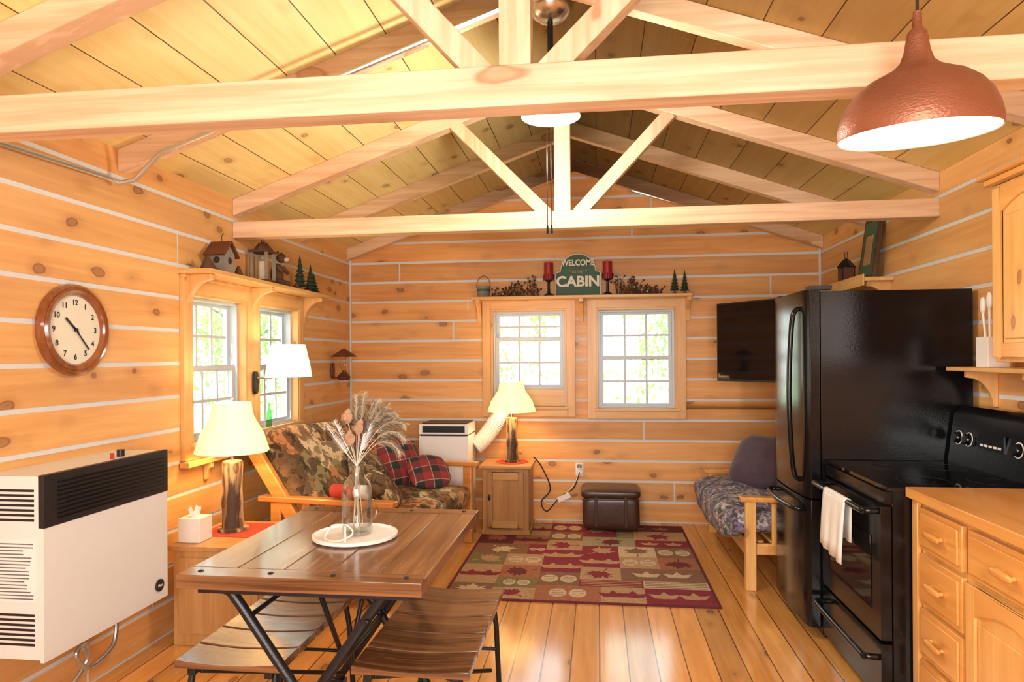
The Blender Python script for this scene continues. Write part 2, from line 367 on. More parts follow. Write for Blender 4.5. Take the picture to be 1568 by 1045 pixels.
def window(name,axis,pos,out,u0,u1,z0,z1,zm,zpan=None,tw=.075):
    b=B(name,origin=True)
    def bx(a,c,d,e,t0,t1,mt):
        t0,t1=sorted((pos+out*t0,pos+out*t1))
        if axis=='x': b.box(t0,t1,a,c,d,e,mt)
        else: b.box(a,c,t0,t1,d,e,mt)
    j=.018
    bx(u0,u0+j,z0,z1,-.02,.13,W_trimZ); bx(u1-j,u1,z0,z1,-.02,.13,W_trimZ); bx(u0+j,u1-j,z0,z0+j,-.02,.13,W_trimX); bx(u0+j,u1-j,z1-j,z1,-.02,.13,W_trimX)
    bx(u0-tw,u0,z0-tw,z1+tw,-.025,0,W_trimZ); bx(u1,u1+tw,z0-tw,z1+tw,-.025,0,W_trimZ)
    tm=W_trimX if axis=='y' else W_trimY
    bx(u0,u1,z1,z1+tw,-.025,0,tm); bx(u0,u1,z0-tw,z0,-.025,0,tm)
    bx(u0-.02,u1+.02,z0-.005,z0+.018,-.05,.0,tm)
    a,c=u0+j,u1-j; zb=z0+j
    f=.018
    bx(a,a+f,zb,z1-j,.03,.11,vinyl); bx(c-f,c,zb,z1-j,.03,.11,vinyl); bx(a+f,c-f,z1-j-f,z1-j,.03,.11,vinyl)
    if zpan:
        bx(a,c,zb,zpan,.035,.06,tm); zb=zpan
    bx(a+f,c-f,zb,zb+f,.03,.11,vinyl)
    sash(b,axis,pos+out*.045,a+f,c-f,zb+f*.5,zm+.016,3,2,out)
    sash(b,axis,pos+out*.08,a+f,c-f,zm-.016,z1-j-f*.5,3,2,out)
    return b.done(.003)
window('window_1','x',XL,-1,*LW[0],1.40)
window('window_2','x',XL,-1,*LW[1],1.40)
window('window_3','y',YB,1,*BW[0],1.62,1.17)
window('window_4','y',YB,1,*BW[1],1.445)
def bracket_pts(d,h):
    pts=[(0,0),(d,0),(d,-.03)]
    for i in range(1,7):
        a=math.pi/2*i/6; pts.append((.02+(d-.02)*(1-math.sin(a)), -.03-(h-.03)*(1-math.cos(a))))
    pts.append((0,-h)); return pts
ZS=1.925
b=B('trim_2',origin=True)
b.box(XL,XL+.19,3.46,5.14,ZS,ZS+.025,W_trimY); b.box(XL,XL+.028,3.48,5.12,ZS-.02,ZS,W_trimY)
for y in (3.53,4.235,5.04): b.prism([(XL+p[0],ZS+p[1]) for p in bracket_pts(.165,.20)],'y',y-.02,y+.02,W_trimZ)
b.box(XL+.002,XL+.06,3.46,5.02,.86,.892,W_trimY)
for y in (3.70,4.80): b.prism([(XL+.002+p[0],.86+p[1]) for p in bracket_pts(.05,.10)],'y',y-.015,y+.015,W_trimZ)
b.done(.004)
b=B('trim_3',origin=True)
b.box(-1.10,.80,YB-.17,YB,1.965,1.99,W_trimX); b.box(-1.06,.80,YB-.03,YB,1.955,1.965,W_trimX)
for x in (-1.05,-.14,.775): b.prism([(YB-p[0],1.965+p[1]) for p in bracket_pts(.15,.20)],'x',x-.02,x+.02,W_trimZ)
b.done(.004)
# ------------------------------------------------------------ outside
b=B('lawn',loc=(0,0,-.75)); 
lawnm=plain('lawn_grass',(.30,.50,.16),.95,nz=.3,nsc=3,bump=30)
b.box(-40,40,-40,40,0,.1,lawnm); b.done()
lm=N('tree_leaves'); di=lm.new('ShaderNodeBsdfDiffuse'); tl=lm.new('ShaderNodeBsdfTranslucent'); cc=lm.mix(lm.noise(lm.obj(),1.5),(.48,.66,.28),(.28,.46,.14))
lm.l.new(cc,di.inputs[0]); lm.l.new(cc,tl.inputs[0]); mx=lm.new('ShaderNodeMixShader'); lm.l.new(di.outputs[0],mx.inputs[1]); lm.l.new(tl.outputs[0],mx.inputs[2]); lm.l.new(mx.outputs[0],lm.out.inputs[0]); leafm=lm.mat
def tree(x,y,h,r,n):
    b=B('deciduous_tree',loc=(x,y,-.649)); b.tube([(0,0,0),(.05,.02,h*.4),(0,.1,h*.8)],[.16,.12,.04],grey,8)
    for i in range(10): 
        a=i*2.4; z=h*(.35+.05*i); b.tube([(0,0,z),(math.cos(a)*r*.7,math.sin(a)*r*.7,z+r*.4)],[.05,.015],grey,5)
    rnd=random.Random(int(x*10+y))
    cl=[(rnd.gauss(0,r*.45),rnd.gauss(0,r*.45),h*rnd.uniform(.25,1)) for _ in range(26)]
    for i in range(n):
        c=rnd.choice(cl); p=Vector((c[0]+rnd.gauss(0,.38),c[1]+rnd.gauss(0,.38),max(.3,c[2]+rnd.gauss(0,.3))))
        M=Matrix.Translation(p)@Euler((rnd.random()*6,rnd.random()*6,rnd.random()*6)).to_matrix().to_4x4(); s=rnd.uniform(.05,.10)
        b.add([(-s,0,0),(0,-s*.5,0),(s,0,0),(0,s*.5,0)],[(0,1,2,3)],leafm,M)
    b.done()
for x,y,h,r in ((-3.2,13,5,1.8),(-.2,15,5.5,2),(2.6,13.5,5,1.8),(-8.5,7,5,1.7),(-9.5,10.5,5.5,2),(-7.5,14,5,1.9)): tree(x,y,h,r,3600)
# ------------------------------------------------------------ dining table
b=B('dining_table'); tx0,tx1,ty0,ty1,tz=-1.35,-.54,2.04,3.06,.76
n=5; w=(tx1-tx0)/n
for i in range(n): b.box(tx0+i*w+.0008,tx0+(i+1)*w-.0008,ty0+.09,ty1-.09,tz-.042,tz,W_table)
b.box(tx0,tx1,ty0,ty0+.088,tz-.045,tz+.001,W_tableX); b.box(tx0,tx1,ty1-.088,ty1,tz-.045,tz+.001,W_tableX)
b.box(tx0+.05,tx1-.05,ty0+.04,ty0+.09,tz-.07,tz-.043,iron); b.box(tx0+.05,tx1-.05,ty1-.09,ty1-.04,tz-.07,tz-.043,iron)
for x in (tx0+.06,tx1-.06,tx0+.3,tx1-.3):
    for y in (ty0+.045,ty1-.045): b.lathe((x,y,tz),[(.011,0),(.010,.003),(.006,.0045),(.0015,.005)],iron,12)
for y in (2.12,2.90):
    for s in (0,1):
        f=(lambda x: x) if s==0 else (lambda x: -1.895-x)
        yy=y+(.028 if s else 0)
        pts=[(f(-1.31),yy,.708),(f(-1.24),yy,.700),(f(-1.205),yy,.685),(f(-1.17),yy,.64),(f(-.98),yy,.37),(f(-.735),yy,.02)]
        b.tube(pts,.018,iron,8)
        b.box(min(f(-.77),f(-.70)),max(f(-.77),f(-.70)),yy-.02,yy+.02,0,.025,iron)
    b.tube([(-.9475,y,.33),(-.9475,y+.05,.33)],.02,iron,12)
b.tube([(-.9475,2.13,.33),(-.9475,2.9,.33)],.012,iron,8)
b.tube([(-.9475,2.2,.70),(-.96,2.45,.36)],.010,iron,8); b.tube([(-.9475,2.82,.70),(-.96,2.6,.36)],.010,iron,8)
b.tube([(-1.15,2.12,.60),(-1.15,2.9,.60)],.009,iron,8); b.tube([(-.745,2.12,.60),(-.745,2.9,.60)],.009,iron,8)
b.done(.005)
def bench(x0,x1,y0,y1):
    b=B('slatted_bench'); n=5; w=(y1-y0)/n
    for i in range(n):
        k=8
        top=[(x0+(x1-x0)*j/k, .455-.012*math.sin(math.pi*j/k)) for j in range(k+1)]
        b.prism([(x0,.428)]+top+[(x1,.428)],'y',y0+i*w+.005,y0+(i+1)*w-.005,W_tableX)
    for x in (x0+.05,x1-.05): b.box(x-.014,x+.014,y0+.02,y1-.02,.40,.427,iron)
    for y,d in ((y0+.05,-1),(y1-.05,1)):
        for x,q in ((x0+.04,-1),(x1-.04,1)):
            b.tube([(x,y,.41),(x+q*.01,y+d*.02,.30),(x+q*.02,y+d*.035,.0)],.012,iron,8)
        b.tube([(x0+.03,y+d*.02,.2),(x1-.03,y+d*.02,.2)],.008,iron,8)
    b.tube([(x0+.06,y0+.06,.40),(x1-.05,y1-.06,.12)],.009,iron,8)
    b.tube([(x1-.06,y0+.06,.40),(x0+.05,y1-.06,.12)],.009,iron,8)
    b.done(.008)
bench(-1.40,-1.03,2.10,2.84); bench(-.80,-.41,2.12,2.93)
# tray + vase + dried flowers
b=B('round_tray'); cx,cy=-.935,2.545
b.lathe((cx,cy,tz+.001),[(.001,0),(.15,0),(.162,.006),(.162,.016),(.155,.018),(.148,.010),(.001,.010)],offw,48)
b.done()
zb=tz+.0125
b=B('glass_bottle_vase')
b.lathe((cx+.005,cy+.01,zb),[(.001,0),(.05,0),(.057,.008),(.058,.15),(.056,.18),(.045,.205),(.032,.222),(.029,.235),(.029,.262),(.034,.268),(.033,.275),(.026,.272),(.026,.235),(.03,.218),(.043,.2),(.053,.178),(.055,.15),(.054,.012),(.001,.008)],g_jar,32); 
b.tube([(cx+.068+.026*math.cos(a),cy-.02,zb+.10+.04*math.sin(a)) for a in [i*math.pi/8-math.pi/2 for i in range(9)]],.0045,g_jar,6)
b.done()
b=B('metal_napkin_holder'); 
b.tube(smooth([(cx-.08,cy-.06,zb+.03),(cx-.085,cy-.09,zb+.004),(cx-.02,cy-.12,zb+.004),(cx+.03,cy-.11,zb+.03),(cx+.0,cy-.09,zb+.055),(cx-.06,cy-.07,zb+.05),(cx-.08,cy-.06,zb+.03)]),.003,offw,6)
b.box(cx+.004,cx+.010,cy-.125,cy-.121,zb,zb+.06,offw)
b.done()
b=B('dried_flower_arrangement'); rnd=random.Random(4); base=Vector((cx+.005,cy+.01,zb+.02)); neck=Vector((cx+.005,cy+.01,zb+.26))
def plume(tip,bend,mat,hair,nh,stem=.0018,fl=.45):
    tip=Vector(tip)+neck; pts=[]
    p1=neck; mid=(p1+tip)/2+Vector(bend)
    for i in range(13):
        t=i/12; pts.append((1-t)**2*p1+2*t*(1-t)*mid+t*t*tip)
    b.tube([base+Vector((rnd.uniform(-.02,.02),rnd.uniform(-.02,.02),0)),neck+Vector((rnd.uniform(-.008,.008),)*2+(0,))]+pts,stem,mat,4)
    for k in range(nh):
        t=1-fl+fl*rnd.random(); i=min(11,int(t*12)); q=pts[i].lerp(pts[i+1],t*12-i); d=(pts[i+1]-pts[i]).normalized()
        s=Vector((rnd.gauss(0,1),rnd.gauss(0,1),rnd.gauss(0,1))); s=(s-d*s.dot(d)).normalized()
        L=hair*rnd.uniform(.5,1)*(1.25-t*.6); e=q+d*L*.8+s*L*.55+Vector((0,0,-L*.25)); w=d.cross(s)*.0009
        b.add([q-w,q+w,(q+e)/2+s*L*.08+w*1.2,e,(q+e)/2+s*L*.08-w*1.2],[(0,1,2,3,4)],mat)
for tp,bd in (((.02,.03,.28),(0,0,.02)),((-.02,.05,.27),(0,0,.02)),((.08,.02,.25),(.0,0,.05)),((.15,.0,.21),(-.02,0,.12)),((.18,.02,.11),(.02,0,.14)),((.13,-.03,.24),(-.02,0,.06)),((.05,.06,.25),(0,0,.03)),((.19,-.02,.17),(0,0,.13)),((.17,.0,.06),(.02,0,.13))): plume(tp,bd,pampas,.055,260,.0016,.6)
def leafy(tip):
    tip=neck+Vector(tip)
    b.tube([base,neck,tip],.0016,silver,4)
    for i in range(20):
        t=.45+.55*i/19; q=neck.lerp(tip,t); d=(tip-neck).normalized()
        for sg in (-1,1):
            s=Vector((sg,.3*rnd.uniform(-1,1),.25)).normalized(); L=.028*(1.15-t)+.010
            e=q+d*L*.8+s*L; w=d.cross(s)*.002+d*.0022
            b.add([q-w,q+w,e],[(0,1,2)],silver)
for tp in ((-.11,-.03,.16),(-.07,-.05,.18),(-.08,-.04,.12),(.045,-.05,.13),(.07,-.04,.17)): leafy(tp)
for tp in ((-.03,-.02,.19),(.02,-.03,.15),(-.015,-.04,.11)):
    q=neck+Vector(tp); b.tube([base,neck,q],.002,pampas,5)
    for k in range(4): b.sq(q+Vector((rnd.uniform(-.005,.005),rnd.uniform(-.005,.005),.005*k)),(.040-.007*k,.040-.007*k,.045),rose,2,seg=14,lump=.012,lf=60)
b.done()
# ------------------------------------------------------------ heater
b=B('wall_gas_heater'); hx0,hx1,hy0,hy1,hz0,hz1=XL,-2.0,2.25,2.96,.36,1.03
b.box(hx0,hx1-.015,hy0,hy1,hz0,hz1,white); b.box(hx1-.015,hx1,hy0-.004,hy1+.004,hz0-.008,hz1-.19,white)
b.box(hx1-.02,hx1+.004,hy0-.004,hy1+.004,hz1-.188,hz1+.004,blk)
for i in range(9): 
    z=hz1-.165+i*.0165; b.box(hx1+.004,hx1+.009,hy0+.06,hy1-.03,z,z+.008,black)
for i in range(7):
    for zz in (hz1-.165,hz0+.05):
        z=zz+i*.018; b.box(hx0+.05,hx1-.04,hy0-.0015,hy0+.001,z,z+.009,blk)
b.box(hx0+.07,hx1-.035,hy0-.003,hy0,hz0+.21,hz0+.44,paper)
rr=random.Random(2)
for i in range(17):
    z=hz0+.425-i*.0125; b.box(hx0+.078,hx0+.078+rr.uniform(.10,.145),hy0-.004,hy0-.003,z-.0045,z,ink)
M=Matrix.Translation((hx1+.001,hy1-.06,hz0+.06))@Ry(90); b.lathe((0,0,0),[(.028,0),(.028,.006),(.001,.007)],blk,24,M)
b.tube([(hx1-.08,hy1-.2,hz1),(hx1-.08,hy1-.2,hz1+.03)],.016,blk,12); b.tube([(hx1-.06,hy1-.28,hz1),(hx1-.06,hy1-.28,hz1+.025)],.008,redcl,12)
b.tube([(hx1-.09,hy1-.22,hz0),(hx1-.09,hy1-.22,hz0-.05)],.016,rust,10)
b.tube(smooth([(hx1-.09,hy1-.22,hz0-.05),(hx1-.08,hy1-.26,hz0-.14),(hx1-.10,hy1-.38,hz0-.18),(hx1-.10,hy1-.44,hz0-.10),(hx1-.11,hy1-.38,hz0-.08),(hx1-.12,hy1-.36,hz0-.16),(hx1-.14,hy1-.44,hz0-.24),(XL+.03,hy1-.44,hz0-.28)],6),.010,conduitm,8)
ht=b.done(.004)
text('badge_text','Heat',.018,(hx1+.0085,hy1-.06,hz0+.06),(90,0,90),cream,ht,.0005)
# ------------------------------------------------------------ clock
cy0,cz0,cr=2.70,1.585,.2
M=Matrix.Translation((XL,cy0,cz0))@Ry(90)
b=B('wall_clock'); b.lathe((0,0,0),[(.001,.0),(cr-.005,0),(cr,.012),(cr-.004,.028),(cr-.014,.034),(cr-.022,.030),(cr-.030,.040),(cr-.042,.038),(cr-.050,.028),(cr-.052,.018)],W_clock,64,M)
b.lathe((0,0,0),[(cr-.052,.018),(.001,.018)],cream,64,M); b.lathe((0,0,0),[(.007,.018),(.007,.03),(.001,.031)],blk,16,M)
ck=b.done()
for h in range(1,13):
    a=math.radians(h*30); r=.118; text('numeral_%d'%h,str(h),.034,(XL+.0195,cy0+r*math.sin(a),cz0+r*math.cos(a)),(90,0,90),blk,ck,.0005,.0004)
for nm,ang,L,w in (('hour_hand',-49,.075,.009),('minute_hand',138,.115,.006)):
    hb=B(nm); a=math.radians(ang); u=(math.sin(a),math.cos(a)); hb.bar((cy0-u[0]*.02,cz0-u[1]*.02),(cy0+u[0]*L,cz0+u[1]*L),w,'x',XL+.022,XL+.024,blk); hb.done(par=ck)
# ------------------------------------------------------------ end table + items
b=B('end_table'); b.box(-2.17,-1.68,3.21,3.76,.485,.51,W_oak); b.box(-2.15,-1.70,3.23,3.74,.0,.485,W_oak); b.box(-2.12,-1.73,3.222,3.23,.06,.45,W_oak); b.done(.004)
b=B('red_doily'); b.box(-2.13,-1.82,3.40,3.70,.5105,.513,redcl); b.done()
def lamp(x,y,z,h,rl,rb,rt,hs,mat,power,name='log_table_lamp',col=(1,.62,.29)):
    b=B(name); b.lathe((x,y,z),[(.001,0),(rl*1.5,0),(rl*1.5,.015),(rl*1.1,.02),(rl*1.05,.05),(rl,.1),(rl*1.06,h*.35),(rl*.95,h*.5),(rl,h-.06),(rl*.9,h-.05),(.001,h-.05)],W_log,18,wob=lambda a,z:1+.05*math.sin(3*a+z*20))
    b.cyl((x,y,z+h-.05),(x,y,z+h+.05),.010,chrome,10)
    zz=z+h
    prof=[(rb,0),(rb*.99,.012),(rb*.86,hs*.35),(rt*1.14,hs*.72),(rt,hs)]
    wob=lambda a,z:1-.035*abs(math.sin(5*a))
    b.lathe((x,y,zz),prof,mat,60,wob=wob)
    for a in (0,2.09,4.19): b.tube([(x,y,zz+hs*.85),(x+rt*.95*math.cos(a),y+rt*.95*math.sin(a),zz+hs*.97)],.002,chrome,4)
    b.cyl((x,y,zz+.05),(x,y,zz+hs+.02),.004,chrome,8); b.sq((x,y,zz+hs+.025),(.018,.018,.02),chrome,2,seg=10)
    b.sq((x,y,zz+.10),(.055,.055,.075),bulb,2,seg=14)
    o=b.done(); light('lamp_bulb','POINT',(x,y,zz+.17),power,col,o,size=.04)
    return o
lamp(-2.0,3.54,.514,.43,.054,.195,.10,.27,shadew,13)
b=B('tissue_box'); b.box(-2.15,-2.03,3.27,3.39,.5105,.635,offw)
for i in range(5):
    a=i*1.3; b.add([(-2.09+.02*math.cos(a),3.33+.02*math.sin(a),.636),(-2.09-.02*math.sin(a),3.33+.02*math.cos(a),.636),(-2.09+.03*math.cos(a+.5),3.33+.02*math.sin(a+.5),.69),(-2.09+.035*math.cos(a),3.33+.035*math.sin(a),.675)],[(0,1,2,3)],paper)
b.done(.004)
b=B('swing_arm_wall_lamp'); lx,ly=-2.03,4.30
b.sq((XL+.037,4.235,1.30),(.02,.06,.15),blk,4,seg=16)
b.tube([(XL+.045,4.235,1.33),(XL+.12,4.28,1.33),(XL+.10,4.38,1.34),(lx,ly,1.34),(lx,ly,1.50)],.007,chrome,8)
b.lathe((lx,ly,1.335),[(.15,0),(.138,.08),(.108,.215)],shadec,48,wob=lambda a,z:1-.02*abs(math.sin(8*a)))
b.sq((lx,ly,1.45),(.05,.05,.07),bulb,2,seg=12); o=b.done(); light('lamp_bulb','POINT',(lx,ly,1.50),4,(1,.8,.55),o)
b=B('oil_lamp_sconce'); sx,sy,sz=XL+.11,5.62,1.27
b.tube([(XL,sy,sz+.06),(XL+.03,sy,sz+.02),(sx,sy,sz+.02)],.008,rust,8); b.sq((XL+.01,sy,sz+.08),(.02,.08,.14),rust,3,seg=12)
b.lathe((sx,sy,sz),[(.001,0),(.045,0),(.055,.03),(.03,.06),(.018,.07),(.018,.085)],rust,20)
b.lathe((sx,sy,sz+.085),[(.02,0),(.034,.03),(.026,.07),(.018,.13)],g_jar,20); b.lathe((sx,sy,sz+.20),[(.11,0),(.085,.02),(.03,.055),(.012,.07)],rust,24); b.done()
# ------------------------------------------------------------ futon sofa
b=B('futon_sofa',loc=(-2.12,3.88,0),rz=math.radians(-8)); L=1.58
for y in (0,L-.055):
    b.box(.86,.93,y,y+.055,0,.60,W_futon); b.box(.18,.25,y,y+.055,0,.60,W_futon); b.box(.10,.98,y-.01,y+.065,.60,.635,W_futon); b.box(.25,.86,y+.01,y+.045,.16,.23,W_futon)
    for k in range(3): x=.38+.15*k; b.box(x,x+.05,y+.015,y+.04,.23,.60,W_futon)
b.box(.88,.92,.055,L-.055,.22,.32,W_futon); b.box(.28,.32,.055,L-.055,.22,.30,W_futon)
for y in (.0,L-.10): b.bar((.44,.34),(.06,.90),.085,'y',y,y+.045,W_futon)
b.bar((.44,.34),(.06,.90),.05,'y',L/2-.02,L/2+.02,W_futon)
for k in range(8): x=.34+.07*k; b.box(x,x+.04,.06,L-.06,.30,.315,W_futon)
b.sq((.62,L/2,.40),(.68,L-.12,.21),camo1,9,4,Ry(3),48,.035,7)
b.sq((.25,L/2,.69),(.72,L-.10,.22),camo1,9,4,Ry(56),56,.04,6)
b.done(.008)
def pillow(name,c,size,mat,M,n=3.2):
    b=B(name,loc=c); b.sq((0,0,0),size,mat,n,1.9,None,32,.01,12); o=b.done(); o.rotation_euler=M.to_euler(); return o
pillow('plaid_throw_pillow',(-1.50,5.05,.66),(.40,.40,.15),plaid,Rz(-35)@Ry(62))
pillow('plaid_throw_pillow',(-1.27,5.02,.60),(.36,.32,.13),plaid,Rz(-60)@Ry(32))
pillow('camouflage_throw_pillow',(-1.55,4.55,.63),(.38,.42,.15),camo3,Rz(-10)@Ry(60))
pillow('camouflage_throw_pillow',(-1.38,4.28,.61),(.30,.34,.13),camo1,Rz(10)@Ry(45))
b=B('rolled_blanket'); b.tube([(-1.32,3.80,.680),(-1.55,3.84,.680)],.04,redcl,16); b.tube([(-1.315,3.799,.68),(-1.40,3.814,.68)],.042,offw,16); b.tube([(-1.44,3.82,.68),(-1.46,3.823,.68)],.042,offw,16); b.done(.01)
# ------------------------------------------------------------ portable AC
b=B('portable_air_conditioner'); ax0,ax1,ay0,ay1=-1.49,-1.07,5.58,5.92
b.box(ax0,ax1,ay0,ay1,.05,.80,offw); b.box(ax0+.01,ax1-.01,ay0+.01,ay1-.01,.80,.815,blk); b.box(ax0,ax1,ay0,ay1,.815,.90,offw)
b.box(ax0+.03,ax1-.03,ay0-.004,ay0+.02,.83,.885,blk)
for i in range(4): b.box(ax0+.04,ax1-.04,ay0-.006,ay0-.003,.837+i*.012,.841+i*.012,iron)
b.box(ax0+.02,ax1-.02,ay0+.02,ay1-.02,.90,.908,blk)
for x in (ax0+.05,ax1-.05):
    for y in (ay0+.05,ay1-.05): b.sq((x,y,.026),(.05,.03,.05),blk,2,seg=12)
b.done(.015)
b=B('exhaust_hose'); p0,p1,p2=Vector((-1.06,5.84,.68)),Vector((-.93,5.90,.78)),Vector((-.80,5.955,1.06)); pts=[];rs=[]
for i in range(60):
    t=i/59; pts.append((1-t)**2*p0+2*t*(1-t)*p1+t*t*p2); rs.append(.070+.008*(i%2))
b.tube(pts,rs,offw,20); b.done(ang=80)
# ------------------------------------------------------------ side cabinet + lamp
b=B('side_cabinet'); zf=.0115; b.box(-.94,-.56,5.50,5.88,zf+.02,.55,W_old); b.box(-.965,-.535,5.475,5.90,.55,.575,W_old2); b.box(-.95,-.55,5.49,5.89,zf,zf+.04,W_old)
b.box(-.90,-.60,5.488,5.50,.07,.52,W_old)
for q in ((-.90,-.855,.07,.52),(-.645,-.60,.07,.52)): b.box(q[0],q[1],5.476,5.488,q[2],q[3],W_old)
for q in ((-.855,-.645,.07,.13),(-.855,-.645,.46,.52)): b.box(q[0],q[1],5.476,5.488,q[2],q[3],W_old2)
b.sq((-.88,5.468,.32),(.025,.022,.05),iron,2,seg=10); b.done(.005)
b=B('red_doily'); b.lathe((-.72,5.70,.5755),[(.001,0),(.14,0),(.14,.003),(.001,.003)],redcl,32); b.done()
lamp(-.72,5.70,.579,.42,.048,.205,.10,.25,shadew,13)
b=B('leather_storage_ottoman'); b.sq((.10,5.80,.172),(.47,.36,.30),leather,10,6,seg=48,lump=.004); b.sq((.10,5.80,.327),(.49,.38,.085),leather,10,4,seg=48,lump=.004)
for x in (-.02,.22): b.box(x-.012,x+.012,5.614,5.62,.06,.34,leather)
b.tube([(-.135,5.611,.287),(.335,5.611,.287)],.005,leather,6); b.done(.003)
b=B('wall_outlet'); b.box(-.20,-.13,YB-.008,YB,.40,.52,offw)
b.box(-.19,-.14,YB-.035,YB-.008,.42,.46,offw); b.box(-.185,-.145,YB-.025,YB-.008,.475,.505,grey); b.done(.003)
b=B('power_cord'); 
b.tube(smooth([(-.165,6.03,.44),(-.22,6.02,.30),(-.34,6.0,.22),(-.45,5.99,.10),(-.50,6.0,.18),(-.42,6.0,.30),(-.50,5.98,.50),(-.56,5.93,.585)]),.006,blk,6)
b.tube(smooth([(-.165,6.03,.49),(-.20,6.0,.36),(-.30,6.0,.24),(-.42,6.01,.16),(-.5,6.02,.2)]),.004,offw,6)
b.box(-.36,-.24,5.985,6.02,.20,.245,offw,Matrix.Translation((-.3,6,.22))@Ry(-25)@Matrix.Translation((.3,-6,-.22))); b.done(.003)
# ------------------------------------------------------------ rug
rc={k:plain('rug_'+k,c,.95,nz=.25,nsc=60,bump=200) for k,c in dict(maroon=(.24,.018,.035),wine=(.14,.018,.025),tan=(.48,.30,.15),olive=(.21,.17,.07),beige=(.62,.49,.31),brown=(.24,.12,.06),dark=(.05,.03,.03),rust=(.38,.14,.065),sage=(.33,.30,.18)).items()}
b=B('patchwork_area_rug'); rx0,rx1,ry0,ry1=-.95,.70,4.03,5.93
b.box(rx0,rx1,ry0,ry1,0.0005,.009,rc['wine'])
def leafshape(cx_,cy_,s,rot):
    half=[(90,1),(79,.66),(66,.74),(56,.5),(40,.95),(27,.62),(14,.84),(6,.48),(-14,.66),(-32,.42),(-60,.40),(-84,.28)]
    ang=half+[(-87,.95),(-93,.95)]+[(180-a,r) for a,r in half[::-1]][:-1]
    return [(cx_+s*r*math.cos(math.radians(a+rot)),cy_+s*r*math.sin(math.radians(a+rot))) for a,r in ang]
U=12; V=14
R=[(0,0,2,2,'brown','l'),(2,0,2,1.5,'tan','l'),(4,0,3,2,'rust','o'),(7,0,2,2,'tan','f'),(9,0,3,2,'maroon','f'),
(2,1.5,2,1.5,'olive','o'),(0,2,2,3,'tan','f'),(4,2,2,2,'brown','o'),(6,2,3,1,'maroon','s'),(9,2,3,1,'beige','s'),
(2,3,2,2,'rust','l'),(6,3,2,2,'tan','l'),(8,3,4,2,'brown','f'),(4,4,2,2,'maroon','f'),
(0,5,2,2,'olive','l'),(2,5,2,2,'tan','o'),(4,6,2,2,'maroon','f'),(6,5,2,2,'maroon','f'),(8,5,2,2,'tan','o'),(10,5,2,2,'rust','l'),
(0,7,3,2,'brown','l'),(3,7,1,2,'maroon','o'),(6,7,2,2,'maroon','l'),(8,7,2,2,'beige','l'),(10,7,2,2,'brown','o'),
(4,8,2,2,'tan','l'),(0,9,2,3,'wine','l'),(2,9,2,2,'rust','f'),(6,9,3,2,'sage','l'),(9,9,3,1.5,'maroon','f'),
(4,10,2,2,'brown','o'),(2,11,2,3,'tan','f'),(6,11,2,3,'maroon','l'),(8,11,1,1.5,'olive','s'),(9,10.5,3,2,'tan','l'),(0,12,2,2,'brown','f'),(4,12,2,2,'maroon','o'),(8,12.5,4,1.5,'wine','f')]
gx=(rx1-rx0-.04)/U; gy=(ry1-ry0-.04)/V
for i,(ux,uy,w_,h_,k,mt) in enumerate(R):
    x=rx0+.02+ux*gx; x2=x+w_*gx; a=ry0+.02+uy*gy; c=a+h_*gy; b.box(x,x2,a,c,.009,.0102,rc[k]); z=.0102
    mx_,my=(x+x2)/2,(a+c)/2; sz=min(x2-x,c-a)*.46
    mk={'maroon':'tan','wine':'rust','brown':'beige','rust':'wine','olive':'tan','tan':'maroon','beige':'brown','sage':'wine'}[k]
    if mt=='l': b.prism(leafshape(mx_,my,sz,(i*47)%360),'z',z-.0002,z+.0006,rc[mk])
    elif mt=='f':
        for s in (-1,1):
            for j in range(3): 
                q=[(0,0),(.28,.42),(0,1),(-.28,.42)]; an=math.radians(-50+50*j); ox=mx_+s*min((x2-x)*.22,.1)
                b.prism([(ox+sz*(px*math.cos(an)-py*math.sin(an)),my-sz*.4+sz*(px*math.sin(an)+py*math.cos(an))) for px,py in q],'z',z-.0002+j*.00015+(s+1)*.0003,z+.0006+j*.00015+(s+1)*.0003,rc[mk])
    elif mt=='o':
        for s in (-1,1):
            pts=[(mx_+s*sz*.5+sz*.45*math.cos(2*math.pi*q/24),my+sz*.6*math.sin(2*math.pi*q/24)) for q in range(24)]
            b.prism(pts,'z',z-.0002,z+.0006,rc['beige' if k!='beige' else 'brown'])
            for j in (-.25,0,.25): b.box(mx_+s*sz*.5-sz*.3,mx_+s*sz*.5+sz*.3,my+j*sz-.003,my+j*sz+.003,z+.0005,z+.001,rc['brown'])
    else:
        for j in range(4): yy=a+(c-a)*(j+.5)/4.3; b.box(x+.01,x2-.01,yy,yy+.010,z-.0002,z+.0005,rc[mk])
b.done()
# ------------------------------------------------------------ shelf decor (back)
zs=1.991; yb=YB-.09
b=B('welcome_sign'); sx=-.165
pts=[(sx-.19,zs),(sx+.19,zs),(sx+.19,zs+.20)]+[(sx+.15*math.cos(a),zs+.21+.15*math.sin(a)) for a in [math.pi*i/12 for i in range(13)]]+[(sx-.19,zs+.20)]
b.prism(pts,'y',yb,yb+.02,green)
pin=[(sx+(x-sx)*1.04,zs+.0+(z-zs)*1.03) for x,z in pts]; b.prism(pin,'y',yb+.012,yb+.03,cream); sg=b.done(.002)
text('sign_text_welcome','WELCOME',.072,(sx,yb-.003,zs+.285),(90,0,0),cream,sg,.002,.002,.82)
text('sign_text_cabin','CABIN',.125,(sx,yb-.003,zs+.12),(90,0,0),cream,sg,.002,.004,1.02)
text('sign_text_to_our','* to our *',.04,(sx,yb-.003,zs+.21),(90,0,0),rc['tan'],sg,.002,.001)
